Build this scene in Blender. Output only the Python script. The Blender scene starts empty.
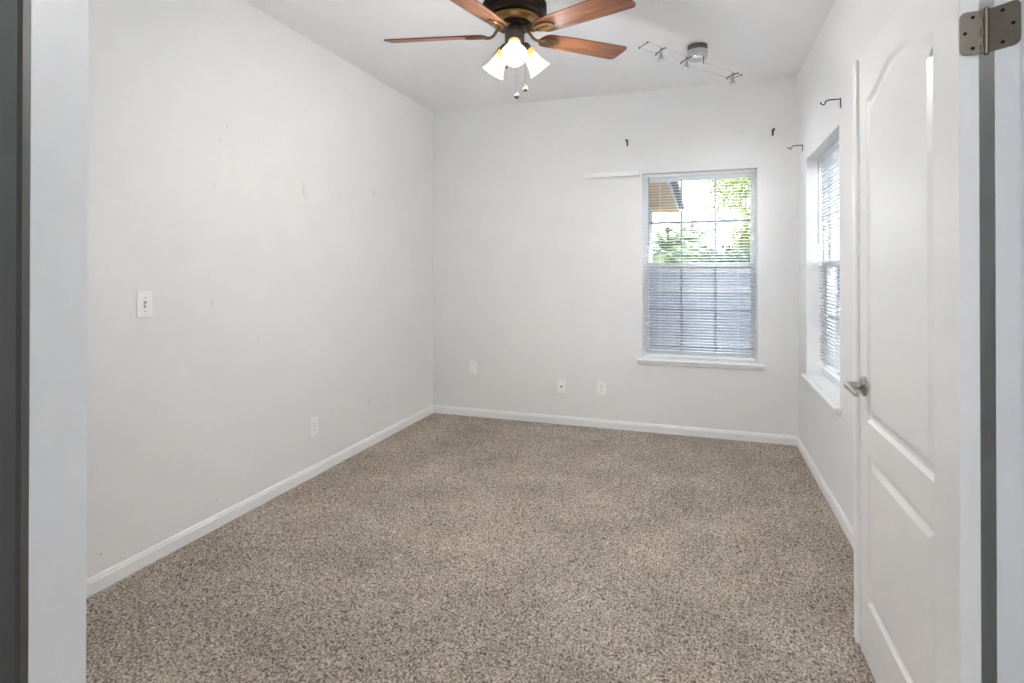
import bpy, bmesh, math, random
import numpy as np
from mathutils import Vector, Matrix
random.seed(7)
np.random.seed(7)
SC = bpy.context.scene
COL = SC.collection
R = math.radians

# ------------------------------------------------------------------ camera
CAM_H = 1.2963
YAW = 18.677
cam_d = bpy.data.cameras.new('camera')
cam = bpy.data.objects.new('camera', cam_d)
COL.objects.link(cam)
cam.location = (0, 0, CAM_H)
cam.rotation_euler = (R(90.28), 0, R(YAW))
cam_d.sensor_width = 36
cam_d.lens = 556.99 / 1024 * 36
cam_d.shift_y = -(341.5 - 267.4) / 1024
cam_d.clip_start = 0.02
SC.camera = cam

# ------------------------------------------------------------------ world, lights, exposure
SKY_STRENGTH = 12.0
BULB_W = 13.0
TRACK_W = 7.0
HALL_FILL_W = 31.0
world = bpy.data.worlds.new('sky')
SC.world = world
world.use_nodes = True
wn, wl = world.node_tree.nodes, world.node_tree.links
wn.clear()
w_out = wn.new('ShaderNodeOutputWorld')
w_bg = wn.new('ShaderNodeBackground')
w_tc = wn.new('ShaderNodeTexCoord')
w_sep = wn.new('ShaderNodeSeparateXYZ')
w_ramp = wn.new('ShaderNodeValToRGB')
w_ramp.color_ramp.elements[0].position = 0.0
w_ramp.color_ramp.elements[0].color = (0.97, 0.985, 1.0, 1)
w_ramp.color_ramp.elements[1].position = 0.7
w_ramp.color_ramp.elements[1].color = (0.80, 0.90, 1.0, 1)
wl.new(w_tc.outputs['Generated'], w_sep.inputs[0])
wl.new(w_sep.outputs['Z'], w_ramp.inputs[0])
wl.new(w_ramp.outputs[0], w_bg.inputs['Color'])
w_bg.inputs['Strength'].default_value = SKY_STRENGTH
wl.new(w_bg.outputs[0], w_out.inputs[0])


def portal(name, loc, rot, sx, sy):
    d = bpy.data.lights.new(name, 'AREA')
    d.shape = 'RECTANGLE'
    d.size, d.size_y = sx, sy
    d.cycles.is_portal = True
    o = bpy.data.objects.new(name, d)
    COL.objects.link(o)
    o.location = loc
    o.rotation_euler = rot
    return o


portal('back_window_daylight', (-0.015, 4.74, 1.33), (R(-90), 0, 0), 0.84, 1.46)
portal('right_window_daylight', (0.872, 3.76, 1.33), (R(90), 0, R(90)), 0.96, 1.46)

SC.view_settings.view_transform = 'Standard'
SC.view_settings.look = 'None'
SC.view_settings.gamma = 1
SC.view_settings.use_curve_mapping = False
SC.view_settings.exposure = 0.21
try:
    SC.cycles.max_bounces = 12
    SC.cycles.diffuse_bounces = 8
    SC.cycles.transparent_max_bounces = 32
    SC.cycles.use_denoising = True
    SC.cycles.sample_clamp_indirect = 0.0
except Exception:
    pass


# ------------------------------------------------------------------ materials
def srgb(r, g, b):
    def c(x):
        x /= 255.0
        return x / 12.92 if x <= 0.04045 else ((x + 0.055) / 1.055) ** 2.4
    return (c(r), c(g), c(b), 1)


def new_mat(name):
    m = bpy.data.materials.new(name)
    m.use_nodes = True
    nt = m.node_tree
    b = nt.nodes.get('Principled BSDF')
    return m, nt, b


def mat(name, col, rough=0.5, metal=0.0, bump=None, var=None, spec=0.5, coat=0.0):
    """bump = (scale, strength, distance[, stretch xyz]); var = (scale, amount)"""
    m, nt, b = new_mat(name)
    N, L = nt.nodes, nt.links
    b.inputs['Base Color'].default_value = col
    b.inputs['Roughness'].default_value = rough
    b.inputs['Metallic'].default_value = metal
    b.inputs['Specular IOR Level'].default_value = spec
    b.inputs['Coat Weight'].default_value = coat
    tc = N.new('ShaderNodeTexCoord')
    if var:
        n = N.new('ShaderNodeTexNoise')
        n.inputs['Scale'].default_value = var[0]
        n.inputs['Detail'].default_value = 4
        L.new(tc.outputs['Object'], n.inputs['Vector'])
        mx = N.new('ShaderNodeMix')
        mx.data_type = 'RGBA'
        mx.inputs['A'].default_value = tuple(c * (1 - var[1]) for c in col[:3]) + (1,)
        mx.inputs['B'].default_value = tuple(min(1, c * (1 + var[1])) for c in col[:3]) + (1,)
        L.new(n.outputs['Fac'], mx.inputs['Factor'])
        L.new(mx.outputs['Result'], b.inputs['Base Color'])
    if bump:
        n2 = N.new('ShaderNodeTexNoise')
        n2.inputs['Scale'].default_value = bump[0]
        n2.inputs['Detail'].default_value = 3
        src = tc.outputs['Object']
        if len(bump) > 3:
            mp = N.new('ShaderNodeMapping')
            mp.inputs['Scale'].default_value = bump[3]
            L.new(src, mp.inputs['Vector'])
            src = mp.outputs[0]
        L.new(src, n2.inputs['Vector'])
        bp = N.new('ShaderNodeBump')
        bp.inputs['Strength'].default_value = bump[1]
        bp.inputs['Distance'].default_value = bump[2]
        L.new(n2.outputs['Fac'], bp.inputs['Height'])
        L.new(bp.outputs[0], b.inputs['Normal'])
    return m


def wall_mat(name, col, spots=()):
    """painted drywall with an orange-peel texture; spots = (centre, radii, darkness) scuffs and nail holes"""
    m = mat(name, col, 0.62, 0, bump=(70, 0.16, 0.004), spec=0.3)
    nt = m.node_tree
    N, L = nt.nodes, nt.links
    b = N['Principled BSDF']
    tc = N.new('ShaderNodeTexCoord')
    n = N.new('ShaderNodeTexNoise')
    n.inputs['Scale'].default_value = 1.7
    n.inputs['Detail'].default_value = 5
    L.new(tc.outputs['Object'], n.inputs['Vector'])
    mx = N.new('ShaderNodeMix')
    mx.data_type = 'RGBA'
    mx.inputs['A'].default_value = tuple(c * 0.985 for c in col[:3]) + (1,)
    mx.inputs['B'].default_value = tuple(min(1, c * 1.01) for c in col[:3]) + (1,)
    L.new(n.outputs['Fac'], mx.inputs['Factor'])
    cur = mx.outputs['Result']
    for (c, rad, dark) in spots:
        mp = N.new('ShaderNodeVectorMath')
        mp.operation = 'SUBTRACT'
        mp.inputs[1].default_value = c
        L.new(tc.outputs['Object'], mp.inputs[0])
        dv = N.new('ShaderNodeVectorMath')
        dv.operation = 'DIVIDE'
        dv.inputs[1].default_value = rad
        L.new(mp.outputs[0], dv.inputs[0])
        ln = N.new('ShaderNodeVectorMath')
        ln.operation = 'LENGTH'
        L.new(dv.outputs[0], ln.inputs[0])
        mr = N.new('ShaderNodeMapRange')
        mr.interpolation_type = 'SMOOTHSTEP'
        mr.inputs['From Min'].default_value = 1.0
        mr.inputs['From Max'].default_value = 0.3
        mr.inputs['To Max'].default_value = dark
        L.new(ln.outputs['Value'], mr.inputs['Value'])
        src = mr.outputs[0]
        if max(rad) > 0.012:
            nn = N.new('ShaderNodeTexNoise')
            nn.inputs['Scale'].default_value = 45
            L.new(tc.outputs['Object'], nn.inputs['Vector'])
            mu = N.new('ShaderNodeMath')
            mu.operation = 'MULTIPLY'
            L.new(src, mu.inputs[0])
            L.new(nn.outputs['Fac'], mu.inputs[1])
            src = mu.outputs[0]
        k = N.new('ShaderNodeMix')
        k.data_type = 'RGBA'
        k.inputs['B'].default_value = (0.12, 0.11, 0.10, 1)
        L.new(src, k.inputs['Factor'])
        L.new(cur, k.inputs['A'])
        cur = k.outputs['Result']
    L.new(cur, b.inputs['Base Color'])
    return m


def glass_mat(name, gloss=0.05, tint=(1, 1, 1, 1)):
    m, nt, b = new_mat(name)
    N, L = nt.nodes, nt.links
    out = N['Material Output']
    N.remove(b)
    t = N.new('ShaderNodeBsdfTransparent')
    t.inputs[0].default_value = tint
    g = N.new('ShaderNodeBsdfGlossy')
    g.inputs['Roughness'].default_value = 0.02
    mx = N.new('ShaderNodeMixShader')
    mx.inputs[0].default_value = gloss
    L.new(t.outputs[0], mx.inputs[1])
    L.new(g.outputs[0], mx.inputs[2])
    L.new(mx.outputs[0], out.inputs[0])
    return m


def screen_mat():
    m, nt, b = new_mat('insect_screen')
    N, L = nt.nodes, nt.links
    out = N['Material Output']
    N.remove(b)
    t = N.new('ShaderNodeBsdfTransparent')
    g = N.new('ShaderNodeBsdfDiffuse')
    g.inputs[0].default_value = (0.16, 0.17, 0.20, 1)
    mx = N.new('ShaderNodeMixShader')
    mx.inputs[0].default_value = 0.36
    L.new(t.outputs[0], mx.inputs[1])
    L.new(g.outputs[0], mx.inputs[2])
    L.new(mx.outputs[0], out.inputs[0])
    return m


def slat_mat():
    m = mat('blind_slat', srgb(236, 236, 236), 0.4)
    return m


def blade_mat():
    m, nt, b = new_mat('stained_blade_wood')
    N, L = nt.nodes, nt.links
    tc = N.new('ShaderNodeTexCoord')
    mp = N.new('ShaderNodeMapping')
    mp.inputs['Scale'].default_value = (2.2, 26, 26)
    L.new(tc.outputs['Object'], mp.inputs['Vector'])
    n = N.new('ShaderNodeTexNoise')
    n.inputs['Scale'].default_value = 1.6
    n.inputs['Detail'].default_value = 8
    n.inputs['Roughness'].default_value = 0.6
    L.new(mp.outputs[0], n.inputs['Vector'])
    r = N.new('ShaderNodeValToRGB')
    r.color_ramp.elements[0].position = 0.3
    r.color_ramp.elements[0].color = srgb(84, 48, 30)
    r.color_ramp.elements[1].position = 0.72
    r.color_ramp.elements[1].color = srgb(158, 98, 62)
    L.new(n.outputs['Fac'], r.inputs[0])
    L.new(r.outputs[0], b.inputs['Base Color'])
    b.inputs['Roughness'].default_value = 0.42
    return m


def shade_mat():
    m, nt, b = new_mat('lit_frosted_glass')
    N, L = nt.nodes, nt.links
    tc = N.new('ShaderNodeTexCoord')
    sp = N.new('ShaderNodeSeparateXYZ')
    L.new(tc.outputs['Object'], sp.inputs[0])
    r = N.new('ShaderNodeValToRGB')          # amber glass at the neck, white glass to the mouth
    r.color_ramp.elements[0].position = 0.20
    r.color_ramp.elements[0].color = (0.90, 0.50, 0.12, 1)
    r.color_ramp.elements[1].position = 0.50
    r.color_ramp.elements[1].color = (1.0, 0.93, 0.78, 1)
    mr = N.new('ShaderNodeMapRange')
    mr.inputs['From Min'].default_value = 0.0
    mr.inputs['From Max'].default_value = 0.11
    L.new(sp.outputs['Z'], mr.inputs['Value'])
    L.new(mr.outputs[0], r.inputs[0])
    L.new(r.outputs[0], b.inputs['Base Color'])
    L.new(r.outputs[0], b.inputs['Emission Color'])
    b.inputs['Emission Strength'].default_value = 0.95
    b.inputs['Roughness'].default_value = 0.35
    return m


def emit_mat(name, col, s):
    m, nt, b = new_mat(name)
    b.inputs['Base Color'].default_value = col
    b.inputs['Emission Color'].default_value = col
    b.inputs['Emission Strength'].default_value = s
    return m


def carpet_mat():
    m, nt, b = new_mat('carpet_pile')
    N, L = nt.nodes, nt.links
    tc = N.new('ShaderNodeTexCoord')

    def noise(scale, detail=2, rough=0.5):
        n = N.new('ShaderNodeTexNoise')
        n.inputs['Scale'].default_value = scale
        n.inputs['Detail'].default_value = detail
        n.inputs['Roughness'].default_value = rough
        L.new(tc.outputs['Object'], n.inputs['Vector'])
        return n.outputs['Fac']
    fine = noise(120, 4, 0.75)
    r = N.new('ShaderNodeValToRGB')
    e = r.color_ramp.elements
    e[0].position = 0.36
    e[0].color = srgb(70, 61, 52)
    e[1].position = 0.64
    e[1].color = srgb(224, 213, 202)
    k = e.new(0.5)
    k.color = srgb(170, 157, 143)
    L.new(fine, r.inputs[0])
    big = noise(2.6, 4, 0.6)                  # pile lying this way and that: footprints and vacuum marks
    mr = N.new('ShaderNodeMapRange')
    mr.inputs['From Min'].default_value = 0.3
    mr.inputs['From Max'].default_value = 0.7
    mr.inputs['To Min'].default_value = 0.80
    mr.inputs['To Max'].default_value = 1.12
    L.new(big, mr.inputs['Value'])
    vm = N.new('ShaderNodeVectorMath')
    vm.operation = 'SCALE'
    L.new(r.outputs[0], vm.inputs[0])
    L.new(mr.outputs[0], vm.inputs['Scale'])
    L.new(vm.outputs[0], b.inputs['Base Color'])
    b.inputs['Roughness'].default_value = 0.95
    b.inputs['Specular IOR Level'].default_value = 0.1
    bp = N.new('ShaderNodeBump')
    bp.inputs['Strength'].default_value = 0.6
    bp.inputs['Distance'].default_value = 0.006
    L.new(noise(160, 3, 0.6), bp.inputs['Height'])
    L.new(bp.outputs[0], b.inputs['Normal'])
    return m


M = {}
WALLC = srgb(236, 236, 236)
M['wall'] = wall_mat('wall_paint', WALLC)
M['ceiling'] = mat('ceiling_paint', srgb(247, 247, 248), 0.7, 0, bump=(60, 0.15, 0.004), spec=0.2)
M['trim'] = mat('white_trim_paint', srgb(242, 242, 242), 0.38)
M['jamb'] = mat('white_jamb_paint', srgb(232, 233, 236), 0.4)
M['door'] = mat('white_door_paint', srgb(237, 237, 236), 0.3, 0, bump=(22, 0.10, 0.002, (9, 9, 0.5)))
M['charcoal'] = mat('charcoal_paint', srgb(58, 57, 54), 0.5)
M['vinyl'] = mat('white_vinyl', srgb(238, 239, 240), 0.35)
M['muntin'] = mat('grey_grille_bar', srgb(150, 156, 164), 0.5)
M['glass'] = glass_mat('window_glass')
M['screen'] = screen_mat()
M['slat'] = slat_mat()
M['plastic'] = mat('white_plastic', srgb(249, 249, 249), 0.3)
M['plastic_dark'] = mat('dark_plastic', srgb(40, 38, 36), 0.4)
M['slot'] = mat('grey_slot', srgb(150, 148, 144), 0.5)
M['nickel'] = mat('satin_nickel', srgb(176, 170, 160), 0.3, 1.0)
M['hinge'] = mat('worn_nickel', srgb(132, 125, 113), 0.42, 1.0, var=(30, 0.15))
M['screw'] = mat('dark_screw', srgb(30, 27, 24), 0.5, 0.6)
M['bronze'] = mat('dark_bronze', srgb(62, 54, 46), 0.38, 0.85)
M['brass'] = mat('antique_brass', srgb(150, 124, 88), 0.35, 1.0)
M['pewter'] = mat('aged_pewter', srgb(112, 106, 98), 0.42, 0.8)
M['blade'] = blade_mat()
M['shade'] = shade_mat()
M['bulb'] = emit_mat('lit_bulb', (1.0, 0.90, 0.72, 1), 5.0)
M['chrome'] = mat('chrome', srgb(200, 200, 200), 0.15, 1.0)
M['lens'] = glass_mat('spot_glass', 0.25, (0.86, 0.87, 0.88, 1))
M['iron'] = mat('black_iron', srgb(38, 36, 34), 0.5, 0.5)
M['carpet'] = carpet_mat()
M['concrete'] = mat('concrete', srgb(128, 127, 127), 0.9, var=(2, 0.1))
M['stucco'] = mat('white_stucco', srgb(196, 192, 186), 0.9, bump=(40, 0.3, 0.01))
M['soffit'] = mat('tan_soffit', srgb(190, 156, 116), 0.8, var=(6, 0.12))
M['fascia'] = mat('white_fascia', srgb(170, 170, 170), 0.6)
M['gutter'] = mat('grey_gutter', srgb(90, 89, 90), 0.6)
M['fence'] = mat('pale_vinyl_fence', srgb(156, 163, 178), 0.6)
M['fence_rail'] = mat('white_fence_rail', srgb(196, 196, 198), 0.6)
M['siding'] = mat('blue_grey_siding', srgb(98, 108, 121), 0.8, var=(5, 0.08))
M['roof'] = mat('grey_roof_tile', srgb(104, 102, 102), 0.9, var=(14, 0.2))
M['house'] = mat('pale_house_wall', srgb(146, 142, 140), 0.9)
M['pane'] = mat('dark_house_pane', srgb(60, 74, 84), 0.15)
M['leaf_dark'] = mat('dark_leaf', srgb(62, 84, 42), 0.6, var=(9, 0.3))
M['leaf_deep'] = mat('deep_green_leaf', srgb(38, 56, 46), 0.6, var=(9, 0.3))
M['leaf_light'] = mat('light_leaf', srgb(112, 126, 52), 0.6, var=(9, 0.3))
M['leaf_palm'] = mat('palm_leaf', srgb(84, 108, 56), 0.6, var=(9, 0.3))
M['bark'] = mat('bark', srgb(88, 72, 58), 0.9, bump=(20, 0.5, 0.02))


# ------------------------------------------------------------------ mesh helpers
def box(bm, x0, x1, y0, y1, z0, z1):
    vs = [bm.verts.new((x, y, z)) for x in (x0, x1) for y in (y0, y1) for z in (z0, z1)]
    for f in ((0, 1, 3, 2), (4, 6, 7, 5), (0, 4, 5, 1), (2, 3, 7, 6), (0, 2, 6, 4), (1, 5, 7, 3)):
        bm.faces.new([vs[i] for i in f])
    return vs


def prism(bm, poly, z0, z1):
    """vertical prism over an xy outline"""
    a = [bm.verts.new((x, y, z0)) for x, y in poly]
    b = [bm.verts.new((x, y, z1)) for x, y in poly]
    n = len(poly)
    bm.faces.new(a[::-1])
    bm.faces.new(b)
    for i in range(n):
        j = (i + 1) % n
        bm.faces.new((a[i], a[j], b[j], b[i]))


def extrude_poly(bm, pts, vec):
    """closed outline of 3-D points pushed along vec"""
    a = [bm.verts.new(p) for p in pts]
    b = [bm.verts.new(Vector(p) + Vector(vec)) for p in pts]
    n = len(pts)
    bm.faces.new(a[::-1])
    bm.faces.new(b)
    for i in range(n):
        j = (i + 1) % n
        bm.faces.new((a[i], a[j], b[j], b[i]))


def lathe(bm, prof, seg=32, mtx=None, cap0=True, cap1=True):
    """prof = [(radius, z)], axis z, then transformed by mtx"""
    rings = []
    for (r, z) in prof:
        ring = []
        for k in range(seg):
            a = 2 * math.pi * k / seg
            p = Vector((r * math.cos(a), r * math.sin(a), z))
            if mtx:
                p = mtx @ p
            ring.append(bm.verts.new(p))
        rings.append(ring)
    for i in range(len(rings) - 1):
        for k in range(seg):
            q = (k + 1) % seg
            bm.faces.new((rings[i][k], rings[i][q], rings[i + 1][q], rings[i + 1][k]))
    if cap0:
        bm.faces.new(rings[0][::-1])
    if cap1:
        bm.faces.new(rings[-1])


def tube(bm, pts, r, seg=10, caps=True):
    """round bar through points; r is one radius or one per point"""
    pts = [Vector(p) for p in pts]
    rr = r if isinstance(r, (list, tuple)) else [r] * len(pts)
    rings = []
    up = None
    for i, p in enumerate(pts):
        d = (pts[min(i + 1, len(pts) - 1)] - pts[max(i - 1, 0)]).normalized()
        if up is None:
            up = Vector((0, 0, 1)) if abs(d.z) < 0.9 else Vector((1, 0, 0))
        s = d.cross(up).normalized()
        up = s.cross(d).normalized()
        rings.append([bm.verts.new(p + rr[i] * (math.cos(2 * math.pi * k / seg) * s + math.sin(2 * math.pi * k / seg) * up)) for k in range(seg)])
    for i in range(len(rings) - 1):
        for k in range(seg):
            q = (k + 1) % seg
            bm.faces.new((rings[i][k], rings[i][q], rings[i + 1][q], rings[i + 1][k]))
    if caps:
        bm.faces.new(rings[0][::-1])
        bm.faces.new(rings[-1])


def ball(bm, c, r, seg=16, scale=(1, 1, 1)):
    g = bmesh.ops.create_uvsphere(bm, u_segments=seg, v_segments=max(6, seg // 2), radius=r)
    for v in g['verts']:
        v.co = Vector((v.co.x * scale[0], v.co.y * scale[1], v.co.z * scale[2])) + Vector(c)


def cyl(bm, c0, c1, r, seg=20):
    tube(bm, [c0, c1], r, seg)


def obj(name, bm, m, parent=None, smooth=False, bevel=0.0, seg=2):
    bmesh.ops.recalc_face_normals(bm, faces=bm.faces)
    me = bpy.data.meshes.new(name)
    bm.to_mesh(me)
    bm.free()
    o = bpy.data.objects.new(name, me)
    COL.objects.link(o)
    if m:
        me.materials.append(m)
    if parent:
        o.parent = parent
    if smooth:
        for p in me.polygons:
            p.use_smooth = True
        try:
            me.set_sharp_from_angle(angle=R(38))
        except Exception:
            pass
    if bevel:
        b = o.modifiers.new('bevel', 'BEVEL')
        b.width = bevel
        b.segments = seg
        b.limit_method = 'ANGLE'
        b.angle_limit = R(35)
    return o


def BM():
    return bmesh.new()


def tag(o, label=None, cat=None, group=None, kind=None):
    if label:
        o['label'] = label
    if cat:
        o['category'] = cat
    if group:
        o['group'] = group
    if kind:
        o['kind'] = kind
    return o


def thing(name, label, cat, loc=(0, 0, 0), rotz=0.0, group=None):
    o = bpy.data.objects.new(name, None)
    COL.objects.link(o)
    o.location = loc
    o.rotation_euler = (0, 0, rotz)
    o.empty_display_size = 0.1
    return tag(o, label, cat, group)


def struct(name, bm, m, parent=None, label=None, cat=None, **kw):
    o = obj(name, bm, m, parent, **kw)
    if parent is None:
        tag(o, label, cat, kind='structure')
    return o


def copy_tree(o, parent=None):
    c = o.copy()
    COL.objects.link(c)
    if parent:
        c.parent = parent
    for ch in list(o.children):
        copy_tree(ch, c)
    return c


# ------------------------------------------------------------------ room shell
XL, XR, YB, H = -2.312, 0.685, 4.585, 2.74
YF = 0.15
s = math.sqrt(0.5)
T = 0.145                                     # doorway depth, in the diagonal wall
Q = (0.568, 1.386)                            # right jamb, room-side corner
P = (Q[0] - 1.494 * s, Q[1] - 1.494 * s)      # left jamb, room-side corner
Qh = (Q[0] + T * s, Q[1] - T * s)
Ph = (P[0] + T * s, P[1] - T * s)
HEAD = 2.05
# back window opening and right window opening
BW = (-0.442, 0.412, 0.585, 2.072)
RW = (3.282, 4.237, 0.585, 2.052)


# floor: a dense grid of carpet tufts
def make_floor():
    step = 0.0072
    x0, x1, y0, y1 = XL - 0.02, XR + 0.02, YF - 0.3, YB + 0.02
    nx, ny = int((x1 - x0) / step) + 1, int((y1 - y0) / step) + 1
    xs = np.linspace(x0, x1, nx)
    ys = np.linspace(y0, y1, ny)

    def smooth(a, k):
        for _ in range(k):
            a = (a + np.roll(a, 1, 0) + np.roll(a, -1, 0) + np.roll(a, 1, 1) + np.roll(a, -1, 1)) / 5
        return a / a.std()
    rnd = np.random.randn
    tuft = smooth(rnd(ny, nx), 1)
    clump = smooth(rnd(ny, nx), 6)
    z = -0.001 + 0.0034 * np.clip(tuft, -2, 2) + 0.0010 * np.clip(clump, -2, 2)
    z = np.clip(z, -0.009, 0.008)
    X, Y = np.meshgrid(xs, ys)
    edge = np.minimum(np.minimum(X - XL - 0.013, XR - 0.013 - X), YB - 0.013 - Y)   # pile tucked under the baseboards
    z = z * np.clip(edge / 0.03, 0.12, 1)
    jx = rnd(ny, nx) * step * 0.22
    jy = rnd(ny, nx) * step * 0.22
    co = np.stack([X + jx, Y + jy, z], -1).reshape(-1, 3).astype(np.float32)
    idx = np.arange(nx * ny).reshape(ny, nx)
    q = np.stack([idx[:-1, :-1], idx[:-1, 1:], idx[1:, 1:], idx[1:, :-1]], -1).reshape(-1, 4)
    me = bpy.data.meshes.new('floor')
    me.vertices.add(len(co))
    me.vertices.foreach_set('co', co.ravel())
    me.loops.add(q.size)
    me.loops.foreach_set('vertex_index', q.ravel().astype(np.int32))
    me.polygons.add(len(q))
    me.polygons.foreach_set('loop_start', (np.arange(len(q)) * 4).astype(np.int32))
    me.polygons.foreach_set('loop_total', np.full(len(q), 4, np.int32))
    me.polygons.foreach_set('use_smooth', np.ones(len(q), bool))
    me.update()
    me.validate()
    me.materials.append(M['carpet'])
    o = bpy.data.objects.new('floor', me)
    COL.objects.link(o)
    tag(o, 'beige speckled carpet covering the bedroom floor', 'carpet', kind='structure')
    return o


make_floor()

b = BM()
box(b, -2.6, 1.2, -2.7, YB + 0.12, H, H + 0.1)
struct('ceiling', b, M['ceiling'], label='flat white painted ceiling', cat='ceiling')


def wall_with_hole(name, axis, a0, a1, t0, t1, hole, m, label):
    """axis 'x': wall runs along x between t0..t1 in y; axis 'y': the other way"""
    b = BM()
    h0, h1, z0, z1 = hole

    def bx(u0, u1, w0, w1):
        if axis == 'x':
            box(b, u0, u1, t0, t1, w0, w1)
        else:
            box(b, t0, t1, u0, u1, w0, w1)
    bx(a0, h0, 0, H)
    bx(h1, a1, 0, H)
    bx(h0, h1, 0, z0)
    bx(h0, h1, z1, H)
    return struct(name, b, m, label=label, cat='wall')




def lw(y, z, ry, rz, d):
    return ((XL, y, z), (.03, ry, rz), d)


spots_left = [lw(2.251, 2.040, .006, .006, .85), lw(2.46, 2.036, .006, .006, .85), lw(2.204, 1.962, .014, .02, .2),
              lw(2.834, 1.789, .02, .075, .22), lw(2.86, 1.76, .04, .03, .15), lw(3.615, 1.873, .03, .04, .22), lw(2.171, 1.718, .012, .022, .25),
              lw(2.158, 1.131, .012, .028, .25), lw(2.469, .904, .010, .02, .22), lw(3.307, .082, .008, .008, .6),
              lw(2.192, .141, .007, .006, .7), lw(1.617, .140, .007, .006, .7), lw(2.95, .36, .03, .05, .15), lw(3.55, .33, .03, .04, .2)]
spots_back = [((-.64, YB, .10), (.009, .03, .012), .35), ((-1.6, YB, 1.0), (.05, .03, .02), .08), ((.3, YB, 2.35), (.03, .03, .015), .15)]
b = BM()
box(b, XL - 0.1, XL, YF - 0.15, YB + 0.12, 0, H)
struct('wall_left', b, wall_mat('wall_paint_scuffed', WALLC, spots_left), label='long blank white wall on the left with faint scuffs', cat='wall')
wall_with_hole('wall_back', 'x', XL, XR + 0.15, YB, YB + 0.12, BW, wall_mat('wall_paint_marked', WALLC, spots_back), 'white far wall with a window and three wall plates')
wall_with_hole('wall_right', 'y', 1.49, YB, XR, XR + 0.18, RW, M['wall'], 'white wall on the right behind the open door')
b = BM()
box(b, XL, P[0] - 0.18, YF - 0.13, YF, 0, H)
struct('wall_front', b, M['wall'])
# diagonal wall either side of the doorway, and its header
b = BM()
prism(b, [Q, Qh, (0.84, 1.46), (0.84, 1.60), (XR, 1.51)], 0, H)
prism(b, [P, (P[0] - 0.185, P[1] - 0.185), (P[0] - 0.185, P[1] - 0.34), (P[0] - 0.10, Ph[1] - 0.20), Ph], 0, H)
prism(b, [P, Ph, Qh, Q], HEAD, H)
struct('wall_diagonal', b, M['jamb'], label='diagonal wall around the double doorway', cat='wall')
# hallway the camera stands in
b = BM()
box(b, 0.84, 0.94, -2.7, 1.6, 0, H)
struct('wall_hall_right', b, M['wall'])
b = BM()
box(b, -1.05, -0.95, -2.6, YF - 0.13, 0, H)
struct('wall_hall_left', b, M['wall'])
b = BM()
box(b, -1.05, 0.94, -2.7, -2.6, 0, H)
struct('wall_hall_end', b, M['wall'])
b = BM()
box(b, -1.05, 0.94, -2.7, 1.5, -0.06, -0.001)
struct('floor_hall', b, M['concrete'])

# charcoal casing on the hall side of the left jamb
b = BM()
n_ = Vector((s, -s))
t_ = Vector((-s, -s))
c0 = Vector(Ph) + n_ * 0.001
pts = [c0, c0 + t_ * 0.09, c0 + t_ * 0.09 + n_ * 0.016, c0 + t_ * 0.002 + n_ * 0.016, c0 + n_ * 0.014]
prism(b, [(v.x, v.y) for v in pts], 0, HEAD + 0.07)
struct('trim_1', b, M['charcoal'], label='dark charcoal trim at the left edge of the doorway', cat='trim')

# door stop on the right jamb
b = BM()
d0 = Vector(Q) + n_ * 0.048
pts = [d0, d0 + n_ * 0.035, d0 + n_ * 0.035 + t_ * 0.011, d0 + t_ * 0.011]
prism(b, [(v.x, v.y) for v in pts], 0, HEAD)
struct('trim_2', b, M['jamb'], label='narrow white door stop on the right jamb', cat='trim', bevel=0.003)


# baseboards
def base_profile(bm, p0, p1, inward):
    """profile swept along the wall from p0 to p1; inward = unit vector into the room"""
    p0, p1, n = Vector(p0), Vector(p1), Vector(inward)
    prof = [(0, -0.012), (0.013, -0.012), (0.013, 0.049), (0.010, 0.056), (0.009, 0.062), (0.005, 0.068), (0, 0.068)]
    extrude_poly(bm, [(p0.x + n.x * a, p0.y + n.y * a, z) for a, z in prof], (p1.x - p0.x, p1.y - p0.y, 0))


b = BM()
base_profile(b, (XL, YF), (XL, YB), (1, 0))
struct('baseboard_left', b, M['trim'], label='white baseboard along the left wall', cat='baseboard')
b = BM()
base_profile(b, (XL + 0.013, YB), (XR - 0.013, YB), (0, -1))
struct('baseboard_back', b, M['trim'], label='white baseboard along the far wall', cat='baseboard')
b = BM()
base_profile(b, (XR, 1.52), (XR, YB), (-1, 0))
struct('baseboard_right', b, M['trim'], label='white baseboard along the right wall', cat='baseboard')


# ------------------------------------------------------------------ windows and blinds (local frame: x along the wall, y outward, z up)
def frame_rect(bm, x0, x1, z0, z1, w, y0, y1, wb=None, wt=None):
    wb = w if wb is None else wb
    wt = w if wt is None else wt
    box(bm, x0, x0 + w, y0, y1, z0, z1)
    box(bm, x1 - w, x1, y0, y1, z0, z1)
    box(bm, x0 + w, x1 - w, y0, y1, z0, z0 + wb)
    box(bm, x0 + w, x1 - w, y0, y1, z1 - wt, z1)


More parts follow.
